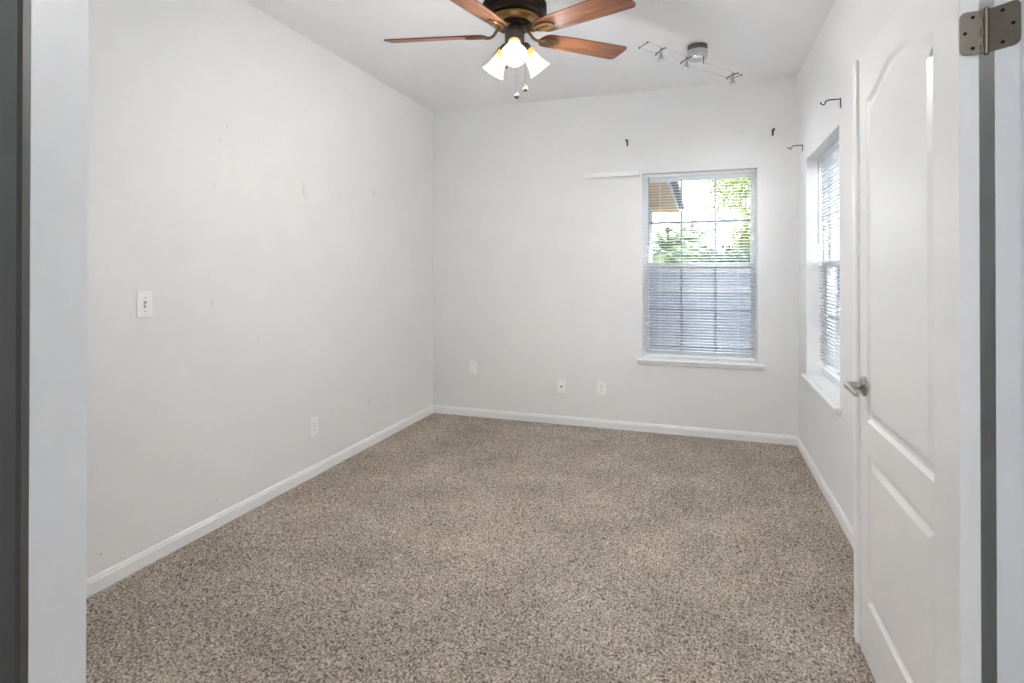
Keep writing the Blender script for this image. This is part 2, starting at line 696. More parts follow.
def make_window(name, w, z0, z1, loc, rot, label, wall_t, horn, f0):
    root = thing(name, label, 'window', loc, rot)
    root['kind'] = 'structure'
    x0, x1 = -0.001, w + 0.001
    b = BM()
    frame_rect(b, x0, x1, z0 - 0.001, z1 + 0.001, 0.020, f0, wall_t - 0.002, wb=0.03, wt=0.024)
    obj('window_frame', b, M['vinyl'], root, bevel=0.003)
    zm = 1.335
    sashes = []
    for (nm, a0, a1, ya, yb) in (('lower_sash', z0 + 0.032, zm + 0.020, f0 + 0.008, f0 + 0.032), ('upper_sash', zm - 0.018, z1 - 0.024, f0 + 0.033, f0 + 0.055)):
        b = BM()
        frame_rect(b, x0 + 0.0195, x1 - 0.0195, a0, a1, 0.026, ya, yb, wb=0.036, wt=0.036)
        sh = obj(nm, b, M['vinyl'], root, bevel=0.003)
        gx0, gx1, gz0, gz1 = x0 + 0.044, x1 - 0.044, a0 + 0.034, a1 - 0.034
        b = BM()
        for k in (1, 2):
            xx = gx0 + (gx1 - gx0) * k / 3
            box(b, xx - 0.008, xx + 0.008, (ya + yb) / 2 - 0.003, (ya + yb) / 2 + 0.003, gz0, gz1)
        zz = (gz0 + gz1) / 2
        box(b, gx0, gx1, (ya + yb) / 2 - 0.0025, (ya + yb) / 2 + 0.0025, zz - 0.008, zz + 0.008)
        obj('grille', b, M['muntin'], sh)
        b = BM()
        box(b, gx0, gx1, (ya + yb) / 2 + 0.005, (ya + yb) / 2 + 0.008, gz0, gz1)
        obj('pane', b, M['glass'], sh)
    b = BM()
    box(b, x0 + 0.03, x1 - 0.03, f0 + 0.058, f0 + 0.059, z0 + 0.035, zm)
    obj('insect_screen', b, M['screen'], root)
    # stool with horns and an apron below
    b = BM()
    prof = [(-0.029, z0 - 0.018), (-0.033, z0 - 0.014), (-0.033, z0 - 0.004), (-0.029, z0), (-0.0005, z0), (-0.0005, z0 - 0.018)]
    extrude_poly(b, [(-horn, y, z) for y, z in prof], (w + 2 * horn, 0, 0))
    box(b, x0 + 0.002, x1 - 0.002, -0.0005, f0, z0 + 0.0005, z0 + 0.008)
    st = obj('window_sill', b, M['trim'], root)
    b = BM()
    prof = [(-0.0005, z0 - 0.019), (-0.016, z0 - 0.019), (-0.016, z0 - 0.034), (-0.010, z0 - 0.046), (-0.0005, z0 - 0.048)]
    extrude_poly(b, [(-horn + 0.012, y, z) for y, z in prof], (w + 2 * horn - 0.024, 0, 0))
    obj('apron', b, M['trim'], st)
    return root


def make_blind(w, z0, z1, loc, rot, label, tilt, yc):
    root = thing('window_blind', label, 'blind', (loc[0], loc[1], 0), rot, 'white mini blinds in the windows')
    x0, x1 = 0.016, w - 0.016
    b = BM()
    box(b, x0 - 0.004, x1 + 0.004, yc - 0.013, yc + 0.013, z1 - 0.030, z1 - 0.004)
    obj('headrail', b, M['vinyl'], root, bevel=0.002)
    b = BM()
    n = int((z1 - 0.04 - (z0 + 0.035)) / 0.0225)
    for k in range(n):
        zc = z1 - 0.045 - k * 0.0225
        prev = None
        for j in range(5):
            u = (j - 2) / 2 * 0.0125
            yy = yc + u * math.cos(tilt)
            zz = zc + u * math.sin(tilt) + 0.0024 * (1 - (u / 0.0125) ** 2)
            cur = [b.verts.new((x0, yy, zz)), b.verts.new((x1, yy, zz))]
            if prev:
                b.faces.new((prev[0], prev[1], cur[1], cur[0]))
            prev = cur
    sl = obj('slats', b, M['slat'], root, smooth=True)
    so = sl.modifiers.new('thickness', 'SOLIDIFY')
    so.thickness = 0.0008
    b = BM()
    box(b, x0, x1, yc - 0.012, yc + 0.012, z0 + 0.012, z0 + 0.026)
    obj('bottom_rail', b, M['vinyl'], root, bevel=0.003)
    for xx in (x0 + 0.12, (x0 + x1) / 2, x1 - 0.12):
        b = BM()
        for yy in (yc - 0.0132, yc + 0.0132):
            tube(b, [(xx, yy, z0 + 0.02), (xx, yy, z1 - 0.03)], 0.0007, 5)
        obj('ladder_cord', b, M['plastic'], root)
    b = BM()
    tube(b, [(x0 + 0.035, yc - 0.021, z1 - 0.026), (x0 + 0.035, yc - 0.022, z1 - 0.58)], 0.0032, 8)
    obj('tilt_wand', b, M['slot'], root, smooth=True)
    return root


bw, rw = BW[1] - BW[0], RW[1] - RW[0]
make_window('window_1', bw, BW[2], BW[3], (BW[0], YB, 0), 0, 'white double-hung window in the far wall', 0.12, 0.045, 0.055)
make_window('window_2', rw, RW[2], RW[3], (XR, RW[1], 0), R(-90), 'white double-hung window in the right wall beside the door', 0.18, 0.030, 0.105)
make_blind(bw, BW[2], BW[3], (BW[0], YB), 0, 'white mini blind with open slats over the far wall window', R(12), 0.036)
make_blind(rw, RW[2] + 0.048, RW[3], (XR, RW[1]), R(-90), 'white mini blind over the right wall window next to the door', R(5), 0.085)

# white headrail cover left on the wall at the window's top left corner
t = thing('valance_strip', 'short white valance strip on the far wall beside the window top', 'valance', (-0.917, YB, 2.056))
b = BM()
extrude_poly(b, [(0, -0.001, 0.003), (0, -0.040, 0.0), (0, -0.042, 0.006), (0, -0.042, 0.038), (0, -0.038, 0.045), (0, -0.001, 0.045)], (0.435, 0, 0))
obj('strip', b, M['vinyl'], t)
b = BM()
box(b, 0.436, 0.458, -0.046, -0.001, -0.003, 0.049)
obj('end_bracket', b, M['vinyl'], t, bevel=0.003)


# ------------------------------------------------------------------ open door at the right
DX0, DX1, DY0, DY1, DZ0, DZ1 = 0.512, 0.547, 1.400, 2.19, 0.02, 2.012
door = thing('door_1', 'white two panel arch top door standing open at the right', 'door', (0.557, 1.393, 0))
door['kind'] = 'structure'
DL = Matrix.Translation((-0.557, -1.393, 0))


def offset_loop(pts, d):
    """inward offset of a counter-clockwise 2-D outline"""
    n = len(pts)
    out = []
    for i in range(n):
        p0, p1, p2 = Vector(pts[i - 1]), Vector(pts[i]), Vector(pts[(i + 1) % n])
        a = (p1 - p0).normalized()
        c = (p2 - p1).normalized()
        na, nc = Vector((-a.y, a.x)), Vector((-c.y, c.x))
        m = (na + nc)
        m = m / max(0.3, m.dot(na))
        out.append(tuple(p1 + m * d))
    return out


def panel_outlines():
    ya, yb = 1.535, 2.085
    top = []
    zs, rise = 1.852, 0.058
    w = yb - ya
    top = []
    for k in range(0, 33):
        u = k / 32
        y = yb - w * u
        # level shoulder, S-shaped rise, flat crown
        v = min(u, 1 - u) * 2
        z = zs + rise * (0.5 - 0.5 * math.cos(math.pi * min(1, max(0, (v - 0.04) / 0.86))))
        top.append((y, z))
    up = [(ya, 0.805), (yb, 0.805)] + top
    lo = [(ya, 0.215), (yb, 0.215), (yb, 0.700), (ya, 0.700)]
    return up, lo


def door_face(bm, x, sgn):
    """moulded face at x; sgn = direction out of the door"""
    outer = [(DY0, DZ0), (DY1, DZ0), (DY1, DZ1), (DY0, DZ1)]
    loops = panel_outlines()
    edges = []

    def ring(pts, dx):
        vs = [bm.verts.new((x + sgn * dx, p[0], p[1])) for p in pts]
        return vs

    def link(vs):
        return [bm.edges.new((vs[i], vs[(i + 1) % len(vs)])) for i in range(len(vs))]
    ov = ring(outer, 0)
    edges += link(ov)
    for lp in loops:
        steps = [(0, 0), (0.005, -0.004), (0.012, -0.0085), (0.022, -0.0085), (0.030, -0.006), (0.042, -0.0015), (0.050, -0.001)]
        rings = [ring(offset_loop(lp, d) if d else lp, h) for d, h in steps]
        edges += link(rings[0])
        n = len(lp)
        for a, c in zip(rings[:-1], rings[1:]):
            for i in range(n):
                j = (i + 1) % n
                bm.faces.new((a[i], a[j], c[j], c[i]))
        bm.faces.new(rings[-1])
    bmesh.ops.triangle_fill(bm, edges=edges, use_beauty=True)
    return ov


b = BM()
fa = door_face(b, DX0, -1)
fb = door_face(b, DX1, 1)
for i in range(4):
    j = (i + 1) % 4
    b.faces.new((fa[i], fa[j], fb[j], fb[i]))
b.transform(DL)
slab = obj('door_slab', b, M['door'], door)
for p in slab.data.polygons:
    p.use_smooth = False
# astragal strip on the meeting edge
b = BM()
prism(b, [(DX0 - 0.0005, 2.168), (DX0 - 0.009, 2.170), (DX0 - 0.012, 2.175), (DX0 - 0.012, 2.203), (DX0 - 0.009, 2.208), (DX0 - 0.0005, 2.209)], DZ0 + 0.012, DZ1)
b.transform(DL)
obj('astragal', b, M['door'], door, bevel=0.002)
# lever handle
HY, HZ = 2.106, 0.915
b = BM()
mx = DL @ Matrix.Translation((DX0, HY, HZ)) @ Matrix.Rotation(R(-90), 4, 'Y')
lathe(b, [(0.033, 0), (0.033, 0.004), (0.030, 0.009), (0.020, 0.013), (0.014, 0.016), (0.0125, 0.020), (0.0125, 0.028)], 32, mx)
rose = obj('door_handle', b, M['nickel'], door, smooth=True)
rose['label'] = 'satin nickel lever handle'
b = BM()
base = Vector((DX0, HY, HZ))
mxl = DL
pts = [base + Vector(v) for v in ((-0.024, 0, 0), (-0.044, 0, 0.0), (-0.050, -0.004, 0), (-0.053, -0.014, 0.0), (-0.053, -0.040, -0.001), (-0.052, -0.070, -0.004), (-0.050, -0.100, -0.008), (-0.049, -0.112, -0.009))]
tube(b, [DL @ p for p in pts], [0.013, 0.013, 0.0125, 0.0115, 0.0095, 0.0085, 0.008, 0.0055], 16)
obj('lever', b, M['nickel'], rose, smooth=True)
# the same lever on the side facing the wall
b = BM()
mx = DL @ Matrix.Translation((DX1, HY, HZ)) @ Matrix.Rotation(R(90), 4, 'Y')
lathe(b, [(0.033, 0), (0.033, 0.004), (0.030, 0.009), (0.020, 0.013), (0.014, 0.016), (0.0125, 0.020), (0.0125, 0.028)], 32, mx)
rose2 = obj('door_handle', b, M['nickel'], door, smooth=True)
b = BM()
base = Vector((DX1, HY, HZ))
pts = [base + Vector((-v[0], v[1], v[2])) for v in ((-0.024, 0, 0), (-0.050, 0, 0.0), (-0.058, -0.004, 0), (-0.062, -0.016, 0.001), (-0.062, -0.040, 0.001), (-0.060, -0.070, -0.002), (-0.056, -0.095, -0.004))]
tube(b, [DL @ p for p in pts], 0.0105, 16)
obj('lever', b, M['nickel'], rose2, smooth=True)


# hinge near the top: door leaf, jamb leaf, knuckles and pin
def leaf_outline(w, h, r=0.012, n=6):
    pts = [(0, -h / 2), ]
    for k in range(n + 1):
        a = -math.pi / 2 + math.pi / 2 * k / n
        pts.append((w - r + r * math.cos(a), -h / 2 + r + r * math.sin(a)))
    for k in range(n + 1):
        a = math.pi / 2 * k / n
        pts.append((w - r + r * math.cos(a), h / 2 - r + r * math.sin(a)))
    pts.append((0, h / 2))
    return pts


PIN = Vector((0.557, 1.393, 1.787))
hh = 0.089
b = BM()
cyl(b, PIN + Vector((0, 0, -hh / 2)) - Vector((0.557, 1.393, 0)), PIN + Vector((0, 0, hh / 2)) - Vector((0.557, 1.393, 0)), 0.0052, 16)
zz = PIN.z
for k, zc in enumerate((-0.48, 0.49)):
    ball(b, (0, 0, zz + zc * hh + (0.0015 if zc > 0 else -0.0015)), 0.0052, 12)
for zc in (-0.3, -0.1, 0.1, 0.3):                      # grooves between the knuckles
    lathe(b, [(0.0052, zz + zc * hh - 0.002), (0.0058, zz + zc * hh - 0.0014), (0.0058, zz + zc * hh + 0.0014), (0.0052, zz + zc * hh + 0.002)], 16)
hinge = obj('hinge', b, M['hinge'], door, smooth=True)
hinge['label'] = 'worn nickel hinge'


def leaf(name, direction, normal, w, gap):
    d, n = Vector(direction).normalized(), Vector(normal).normalized()
    b = BM()
    pts = [tuple(d * (x + gap) + Vector((0, 0, zz + z))) for x, z in leaf_outline(w, hh)]
    extrude_poly(b, pts, n * 0.0024)
    for sgn in ((-1, 0), (1, 0), (0, 1)) if True else ():
        pass
    o = obj(name, b, M['hinge'], hinge)
    for (x, z) in ((w * 0.45, hh * 0.36), (w * 0.78, 0.0), (w * 0.45, -hh * 0.36)):
        b = BM()
        c = d * (x + gap) + Vector((0, 0, zz + z))
        cyl(b, c + n * 0.0015, c + n * 0.0031, 0.0036, 14)
        obj('screw', b, M['screw'], o)
    # knuckle lugs
    return o


# door leaf lies on the hinge edge of the door (faces the hallway); its plane is y = DY0
b = None
lf = leaf('hinge_leaf', (-1, 0.06, 0), (0, -1, 0), 0.040, 0.004)
lf.location = (0, DY0 - 1.393 - 0.004, 0)
# jamb leaf lies on the jamb
lf2 = leaf('hinge_leaf', (s, -s, 0), (-s, -s, 0), 0.052, -0.009)
lf2.location = (Q[0] - 0.557 + 0.0005, Q[1] - 1.393 + 0.0005, 0)
# knuckle webs joining leaf and pin
b = BM()
for zc in (-0.4, 0.0, 0.4):
    box(b, -0.010, -0.001, -0.001, 0.0016, zz + zc * hh - 0.0085, zz + zc * hh + 0.0085)
obj('knuckle_web', b, M['hinge'], hinge)


# ------------------------------------------------------------------ ceiling fan
FC = (-0.837, 2.514)
ZB = 2.417
fan = thing('ceiling_fan', 'ceiling fan with five brown wooden blades and three lit glass shades', 'ceiling fan', (FC[0], FC[1], H), R(18.68))
dz = lambda z: z - H
b = BM()
lathe(b, [(0.075, dz(2.739)), (0.085, dz(2.70)), (0.09, dz(2.65)), (0.06, dz(2.62)), (0.05, dz(2.60))], 40)
obj('canopy', b, M['bronze'], fan, smooth=True)
b = BM()
lathe(b, [(0.05, dz(2.602)), (0.11, dz(2.593)), (0.142, dz(2.574)), (0.149, dz(2.557)), (0.149, dz(2.510)), (0.143, dz(2.498)), (0.12, dz(2.493)), (0.11, dz(2.490))], 48)
mh = obj('motor_housing', b, M['bronze'], fan, smooth=True)
b = BM()
for k in range(60):                                     # ribbed band of vents
    a = 2 * math.pi * k / 60
    m4 = Matrix.Rotation(a, 4, 'Z')
    vs = box(b, 0.147, 0.153, -0.0038, 0.0038, dz(2.511), dz(2.556))
    for v in vs:
        v.co = m4 @ v.co
obj('vent_ribs', b, M['bronze'], mh)
b = BM()
lathe(b, [(0.112, dz(2.4925)), (0.121, dz(2.487)), (0.120, dz(2.479)), (0.106, dz(2.468)), (0.090, dz(2.462)), (0.07, dz(2.458))], 48)
obj('brass_band', b, M['brass'], fan, smooth=True)['label'] = 'antique brass band'
b = BM()
lathe(b, [(0.085, dz(2.461)), (0.086, dz(2.452)), (0.072, dz(2.446)), (0.048, dz(2.444)), (0.045, dz(2.436))], 40)
obj('flywheel', b, M['bronze'], fan, smooth=True)
b = BM()
lathe(b, [(0.045, dz(2.440)), (0.047, dz(2.430)), (0.047, dz(2.362)), (0.044, dz(2.350)), (0.030, dz(2.340)), (0.012, dz(2.334)), (0.010, dz(2.324))], 36)
sw = obj('switch_housing', b, M['pewter'], fan, smooth=True)

BL, BR0 = 0.635, 0.140                                  # blade tip radius, blade root radius


def blade_bm():
    b = BM()
    out = []
    # widens gently to the tip; rounded corners
    L = BL - BR0
    half = []
    for k in range(7):
        a = math.pi / 2 * k / 6
        half.append((0.045 - 0.045 * math.cos(a), 0.055 * math.sin(a)))
    half += [(0.12, 0.060), (0.25, 0.064), (L - 0.03, 0.068)]
    for k in range(1, 6):
        a = math.pi / 2 * k / 5
        half.append((L - 0.025 + 0.025 * math.sin(a), 0.043 + 0.025 * math.cos(a)))
    outline = half + [(x, -y) for x, y in half[::-1] if y > 1e-6]
    extrude_poly(b, [(BR0 + x, y, -0.003) for x, y in outline], (0, 0, 0.006))
    return b


def iron_bm():
    b = BM()
    # curved arm from the flywheel
    tube(b, [(0.068, 0, 0.035), (0.085, 0, 0.022), (0.10, 0, 0.002), (0.118, 0, -0.009), (0.132, 0, -0.009), (0.145, 0, -0.007)], [0.009, 0.008, 0.007, 0.007, 0.008, 0.009], 10)
    # oval medallion under the blade
    n = 28

    def oval(rx, ry, z, cx=0.187):
        return [b.verts.new((cx + rx * math.cos(2 * math.pi * k / n), ry * math.sin(2 * math.pi * k / n), z)) for k in range(n)]
    rings = [oval(0.058, 0.030, -0.0035), oval(0.058, 0.030, -0.008), oval(0.054, 0.027, -0.011), oval(0.044, 0.020, -0.0105), oval(0.038, 0.016, -0.0065)]
    for r0, r1 in zip(rings[:-1], rings[1:]):
        for k in range(n):
            q = (k + 1) % n
            b.faces.new((r0[k], r0[q], r1[q], r1[k]))
    b.faces.new(rings[-1])
    b.faces.new(rings[0][::-1])
    # inner slot ridge
    tube(b, [(0.168, 0, -0.0075), (0.206, 0, -0.0075)], 0.004, 8)
    return b


PITCH = R(-12)
blade0 = obj('blade', blade_bm(), M['blade'], fan, bevel=0.0015)
iron0 = obj('blade_iron', iron_bm(), M['brass'], blade0, smooth=True)
PHASE = 27.5
for k in range(5):
    if k == 0:
        o = blade0
    else:
        o = blade0.copy()
        COL.objects.link(o)
        o.parent = fan
        c = iron0.copy()
        COL.objects.link(c)
        c.parent = o
    o.location = (0, 0, dz(ZB))
    o.rotation_euler = (Matrix.Rotation(R(5), 3, 'X') @ Matrix.Rotation(R(PHASE + 72 * k), 3, 'Z') @ Matrix.Rotation(PITCH, 3, 'X')).to_euler()

# three light arms with bell shades, tilted outward
for ang in (-91, 26, 139):
    a = R(ang)
    tilt = R(42)
    ax = Vector((math.cos(a) * math.sin(tilt), math.sin(a) * math.sin(tilt), -math.cos(tilt)))
    neck = Vector((math.cos(a) * 0.040, math.sin(a) * 0.040, dz(2.379)))
    rot = Vector((0, 0, 1)).rotation_difference(ax).to_matrix().to_4x4()
    h_ = bpy.data.objects.new
    b = BM()
    lathe(b, [(0.012, -0.012), (0.016, 0.0), (0.026, 0.008), (0.030, 0.018), (0.030, 0.034), (0.027, 0.036)], 28, rot)
    ho = obj('lamp_holder', b, M['pewter'], fan, smooth=True)
    ho.location = neck
    b = BM()
    prof = [(0.0275, 0.0), (0.0295, 0.012), (0.032, 0.032), (0.036, 0.060), (0.042, 0.086), (0.050, 0.108), (0.058, 0.122)]
    inner = [(r - 0.003, z) for r, z in prof[::-1]]
    lathe(b, prof + inner, 36, None, False, False)
    sh = obj('lamp_shade', b, M['shade'], fan, smooth=True)
    sh.matrix_local = Matrix.Translation(neck + ax * 0.028) @ rot
    b = BM()
    prof = [(0.010, 0.0), (0.012, 0.018), (0.022, 0.036), (0.027, 0.052), (0.025, 0.066), (0.016, 0.077), (0.004, 0.081)]
    lathe(b, prof, 24)
    bu = obj('bulb', b, M['bulb'], sh, smooth=True)
    ld = bpy.data.lights.new('bulb_light', 'POINT')
    ld.energy = BULB_W
    ld.color = (0.935, 0.965, 1.0)
    ld.shadow_soft_size = 0.035
    lo = bpy.data.objects.new('bulb_light', ld)
    COL.objects.link(lo)
    lo.parent = sh
    lo.location = (0, 0, 0.128)

# two pull chains
for (r_, d_, ztop, zbot, m_) in ((0.010, -0.030, 2.34, 2.115, 'pewter'), (0.052, 0.02, 2.40, 2.165, 'brass')):
    b = BM()
    tube(b, [(r_, d_, dz(ztop)), (r_, d_, dz(zbot + 0.012))], 0.0011, 6)
    ch = obj('pull_chain', b, M['nickel'], fan)
    b = BM()
    ball(b, (r_, d_, dz(zbot)), 0.0125, 16, (1, 1, 1.05))
    cyl(b, (r_, d_, dz(zbot + 0.010)), (r_, d_, dz(zbot + 0.020)), 0.004, 10)
    obj('pull_knob', b, M[m_], ch, smooth=True)

# ------------------------------------------------------------------ cable track light on the ceiling
ZC = 2.62
A0, A1 = Vector((-0.342, 3.381, ZC)), Vector((0.203, 4.128, ZC))
B0, B1 = Vector((-0.287, 3.312, ZC)), Vector((0.266, 4.072, ZC))
trk = thing('track_light', 'small chrome cable track light with three spots on the ceiling', 'track light', (-0.015, 3.775, H))
TL = Matrix.Translation((0.015, -3.775, -H))
b = BM()
lathe(b, [(0.062, -0.0005), (0.062, -0.034)], 40)
obj('canopy_base', b, M['pewter'], trk, smooth=True)
b = BM()
lathe(b, [(0.064, -0.034), (0.064, -0.076), (0.060, -0.086), (0.046, -0.090)], 40)
obj('canopy_cover', b, M['chrome'], trk, smooth=True)
dirv = (A1 - A0).normalized()
perp = (B0 - A0).normalized()
for (p0, p1) in ((A0, A1), (B0, B1)):
    b = BM()
    tube(b, [TL @ p0, TL @ (p0.lerp(p1, .3) - Vector((0, 0, .002))), TL @ (p0.lerp(p1, .7) - Vector((0, 0, .002))), TL @ p1], 0.0014, 8)
    obj('cable', b, M['chrome'], trk)
for (p0, p1) in ((A0, B0), (A1, B1)):
    b = BM()
    tube(b, [TL @ p0, TL @ p1], 0.0025, 8)
    ball(b, TL @ p0, 0.006, 12)
    ball(b, TL @ p1, 0.006, 12)
    obj('end_spreader', b, M['pewter'], trk, smooth=True)
for f_ in (0.47, 0.56):
    for (p0, p1) in ((A0, A1), (B0, B1)):
        if (f_ == 0.47) == (p0 is A0):
            p = p0.lerp(p1, f_)
            b = BM()
            tube(b, [TL @ p + Vector((0, 0, 0.034)), TL @ p + Vector((0, 0, -0.012))], 0.004, 10)
            obj('feed_post', b, M['pewter'], trk, smooth=True)
for f_ in (0.165, 0.425, 0.955):
    pa, pb = A0.lerp(A1, f_), B0.lerp(B1, f_)
    mid = (pa + pb) / 2
    side = (pb - pa).normalized()
    b = BM()
    tube(b, [TL @ (pa - side * 0.008 - Vector((0, 0, .008))), TL @ (pa - Vector((0, 0, .001))), TL @ (mid + Vector((0, 0, .006))), TL @ (pb + Vector((0, 0, .004))), TL @ (pb + side * .006)], 0.0045, 10)
    tube(b, [TL @ mid, TL @ (mid + Vector((0, 0, .022)))], 0.003, 8)
    hd = obj('spot_head', b, M['pewter'], trk, smooth=True)
    b = BM()
    c = TL @ mid
    mx = Matrix.Translation(c)
    lathe(b, [(0.007, 0.004), (0.009, -0.010), (0.011, -0.030), (0.014, -0.040)], 20, mx)
    obj('spot_stem', b, M['chrome'], hd, smooth=True)
    b = BM()
    lathe(b, [(0.011, -0.034), (0.016, -0.044), (0.021, -0.054), (0.0215, -0.057)], 24, mx, True, False)
    obj('reflector', b, M['lens'], hd, smooth=True)
    ld = bpy.data.lights.new('spot_fill', 'SPOT')  # spots switched on as added fill for the low walls
    ld.energy = TRACK_W
    ld.spot_size = R(150)
    ld.spot_blend = 1.0
    ld.shadow_soft_size = 0.02
    ld.color = (0.94, 0.97, 1.0)
    lo = bpy.data.objects.new('spot_fill', ld)
    COL.objects.link(lo)
    lo.parent = hd
    lo.location = c + Vector((0, 0, -0.062))


# ------------------------------------------------------------------ curtain rod brackets (local: wall plane x = 0, arm along -x, z up)
def make_bracket(loc, rot, label, arm=0.075):
    root = thing('curtain_bracket', label, 'curtain bracket', loc, rot, 'black curtain rod brackets on the walls')
    b = BM()
    extrude_poly(b, [(-0.0005, -0.006, -0.026), (-0.0005, 0.006, -0.026), (-0.0005, 0.006, 0.022), (-0.0005, -0.006, 0.022)], (-0.003, 0, 0))
    obj('wall_plate', b, M['iron'], root)
    b = BM()
    pts = [(-0.003, 0, 0.018), (-0.02, 0, 0.0185), (-arm + 0.02, 0, 0.018), (-arm + 0.006, 0, 0.012)]
    for k in range(9):
        a = R(20 - k * 25)
        pts.append((-arm - 0.006 + 0.0105 * math.cos(a), 0, 0.006 + 0.0105 * math.sin(a)))
    tube(b, pts, 0.0030, 8)
    ball(b, pts[-1], 0.0045, 10)
    obj('hook_arm', b, M['iron'], root, smooth=True)
    return root


br = make_bracket((XR, 3.245, 2.157), 0, 'black curtain bracket on the right wall above the near side of its window')
spec = [((XR, 4.36, 2.157), 0, 'black curtain bracket on the right wall nearest the room corner'),
        ((-0.560, YB, 2.330), R(90), 'black curtain bracket on the far wall above the window upper left corner'),
        ((0.517, YB, 2.330), R(90), 'black curtain bracket on the far wall right of the window near the corner')]
for loc, rz, lab in spec:
    c = copy_tree(br)
    c.location = loc
    c.rotation_euler = (0, 0, rz)
    c['label'] = lab


# ------------------------------------------------------------------ wall plates (local: wall plane y = 0, facing -y)
def make_plate(name, loc, rotz, label, cat, kind, w=0.072, h=0.116):
    root = thing(name, label, cat, loc, rotz)
    b = BM()
    box(b, -w / 2, w / 2, -0.0065, -0.0003, -h / 2, h / 2)
    obj('cover_plate', b, M['plastic'], root, bevel=0.0035, seg=3)
    scr = []
    if kind == 'outlet':
        for zc in (-0.0195, 0.0195):
            b = BM()
            pts = []
            for k in range(24):
                a = 2 * math.pi * k / 24
                pts.append((0.0172 * math.cos(a), -0.0063, zc + max(-0.0125, min(0.0125, 0.0172 * math.sin(a)))))
            extrude_poly(b, pts, (0, -0.0022, 0))
            rc = obj('receptacle', b, M['plastic'], root)
            b = BM()
            box(b, -0.0078, -0.0052, -0.0090, -0.0084, zc - 0.003, zc + 0.006)
            box(b, 0.0052, 0.0078, -0.0090, -0.0084, zc - 0.003, zc + 0.006)
            cyl(b, (0, -0.0084, zc - 0.008), (0, -0.0090, zc - 0.008), 0.0026, 12)
            obj('slots', b, M['slot'], rc)
        scr = [(0, 0)]
    elif kind == 'switch':
        b = BM()
        box(b, -0.006, 0.006, -0.0072, -0.0062, -0.014, 0.014)
        tg = obj('toggle_slot', b, M['slot'], root)
        b = BM()
        extrude_poly(b, [(-0.0042, -0.0068, -0.004), (-0.0042, -0.0068, 0.005), (-0.0042, -0.018, -0.0055), (-0.0042, -0.018, -0.011)], (0.0084, 0, 0))
        obj('toggle', b, M['plastic'], tg, bevel=0.0012)
        scr = [(0, 0.030), (0, -0.030)]
    elif kind == 'coax':
        b = BM()
        mx = Matrix.Rotation(R(90), 4, 'X')
        lathe(b, [(0.0075, 0.006), (0.0075, 0.009), (0.0050, 0.0095), (0.0050, 0.016)], 6 * 3, mx)
        obj('cable_jack', b, M['plastic_dark'], root, smooth=True)
        scr = [(0, 0.042), (0, -0.042)]
    else:
        scr = [(0, 0.042), (0, -0.042)]
    for (x, z) in scr:
        b = BM()
        cyl(b, (x, -0.0062, z), (x, -0.0092 if kind == 'outlet' else -0.0074, z), 0.0028, 12)
        obj('screw', b, M['slot'], root)
    return root


make_plate('blank_plate', (-1.915, YB, 0.430), 0, 'white blank wall plate on the far wall nearest the left corner', 'wall plate', 'blank')
make_plate('cable_plate', (-1.108, YB, 0.317), 0, 'white cable wall plate with a small dark jack on the far wall', 'wall plate', 'coax')
make_plate('power_outlet', (-0.772, YB, 0.326), 0, 'white duplex outlet on the far wall left below the window', 'outlet', 'outlet')
make_plate('power_outlet', (XL, 2.930, 0.313), R(90), 'white duplex outlet low on the long left wall', 'outlet', 'outlet')
make_plate('light_switch', (XL, 1.799, 1.146), R(90), 'white light switch plate halfway up the left wall', 'light switch', 'switch')

# ------------------------------------------------------------------ outdoors, seen through the blinds
GZ = -0.12
b = BM()
box(b, -40, 40, -40, 60, GZ - 0.2, GZ)
struct('ground', b, M['concrete'], label='pale concrete yard outside the windows', cat='ground')

# the house's own wing beyond the far window: wall, soffit, fascia and gutter
t = thing('house_wing', 'white stucco house wing with tan eave outside the far window', 'building', (-1.6, 8.2, GZ))
WL = Matrix.Translation((1.6, -8.2, -GZ))


def wing(name, m, *bx):
    b = BM()
    for q in bx:
        box(b, *q)
    b.transform(WL)
    return obj(name, b, m, t)


wing('wall', M['stucco'], (-4.2, -0.86, 4.9, 10.9, GZ, 2.45))
wing('soffit', M['soffit'], (-4.2, -0.42, 4.85, 11.7, 2.46, 2.50))
wing('fascia', M['fascia'], (-0.42, -0.39, 4.85, 11.73, 2.44, 2.62))
wing('gutter', M['gutter'], (-0.388, -0.30, 4.85, 11.73, 2.52, 2.62))
b = BM()
extrude_poly(b, [(-4.2, 4.85, 2.63), (-0.42, 4.85, 2.63), (-4.2, 4.85, 4.2)], (0, 6.9, 0))
b.transform(WL)
obj('roof', b, M['roof'], t)

# vinyl fence across the yard
FY = 8.6
t = thing('yard_fence', 'pale blue grey vinyl fence outside behind the lower far window', 'fence', (0.7, FY, GZ))
FL = Matrix.Translation((-0.7, -FY, -GZ))
xs = [-0.7, 0.75, 2.2]
for x in xs:
    b = BM()
    box(b, x - 0.06, x + 0.06, FY - 0.06, FY + 0.06, GZ, 1.33)
    b.transform(FL)
    obj('post', b, M['fence'], t)
for x0, x1 in zip(xs[:-1], xs[1:]):
    b = BM()
    n = 10
    for k in range(n):
        a0 = x0 + 0.06 + (x1 - x0 - 0.12) * k / n
        a1 = x0 + 0.06 + (x1 - x0 - 0.12) * (k + 1) / n
        box(b, a0 + 0.002, a1 - 0.002, FY - 0.011, FY + 0.011, GZ + 0.1, 1.27)
    b.transform(FL)
    obj('panel', b, M['fence'], t)
    for z0, z1 in ((0.97, 1.05), (GZ + 0.30, GZ + 0.38), (1.25, 1.31)):
        b = BM()
        box(b, x0 + 0.06, x1 - 0.06, FY - 0.03, FY + 0.03, z0, z1)
        b.transform(FL)
        obj('rail', b, M['fence_rail'], t)


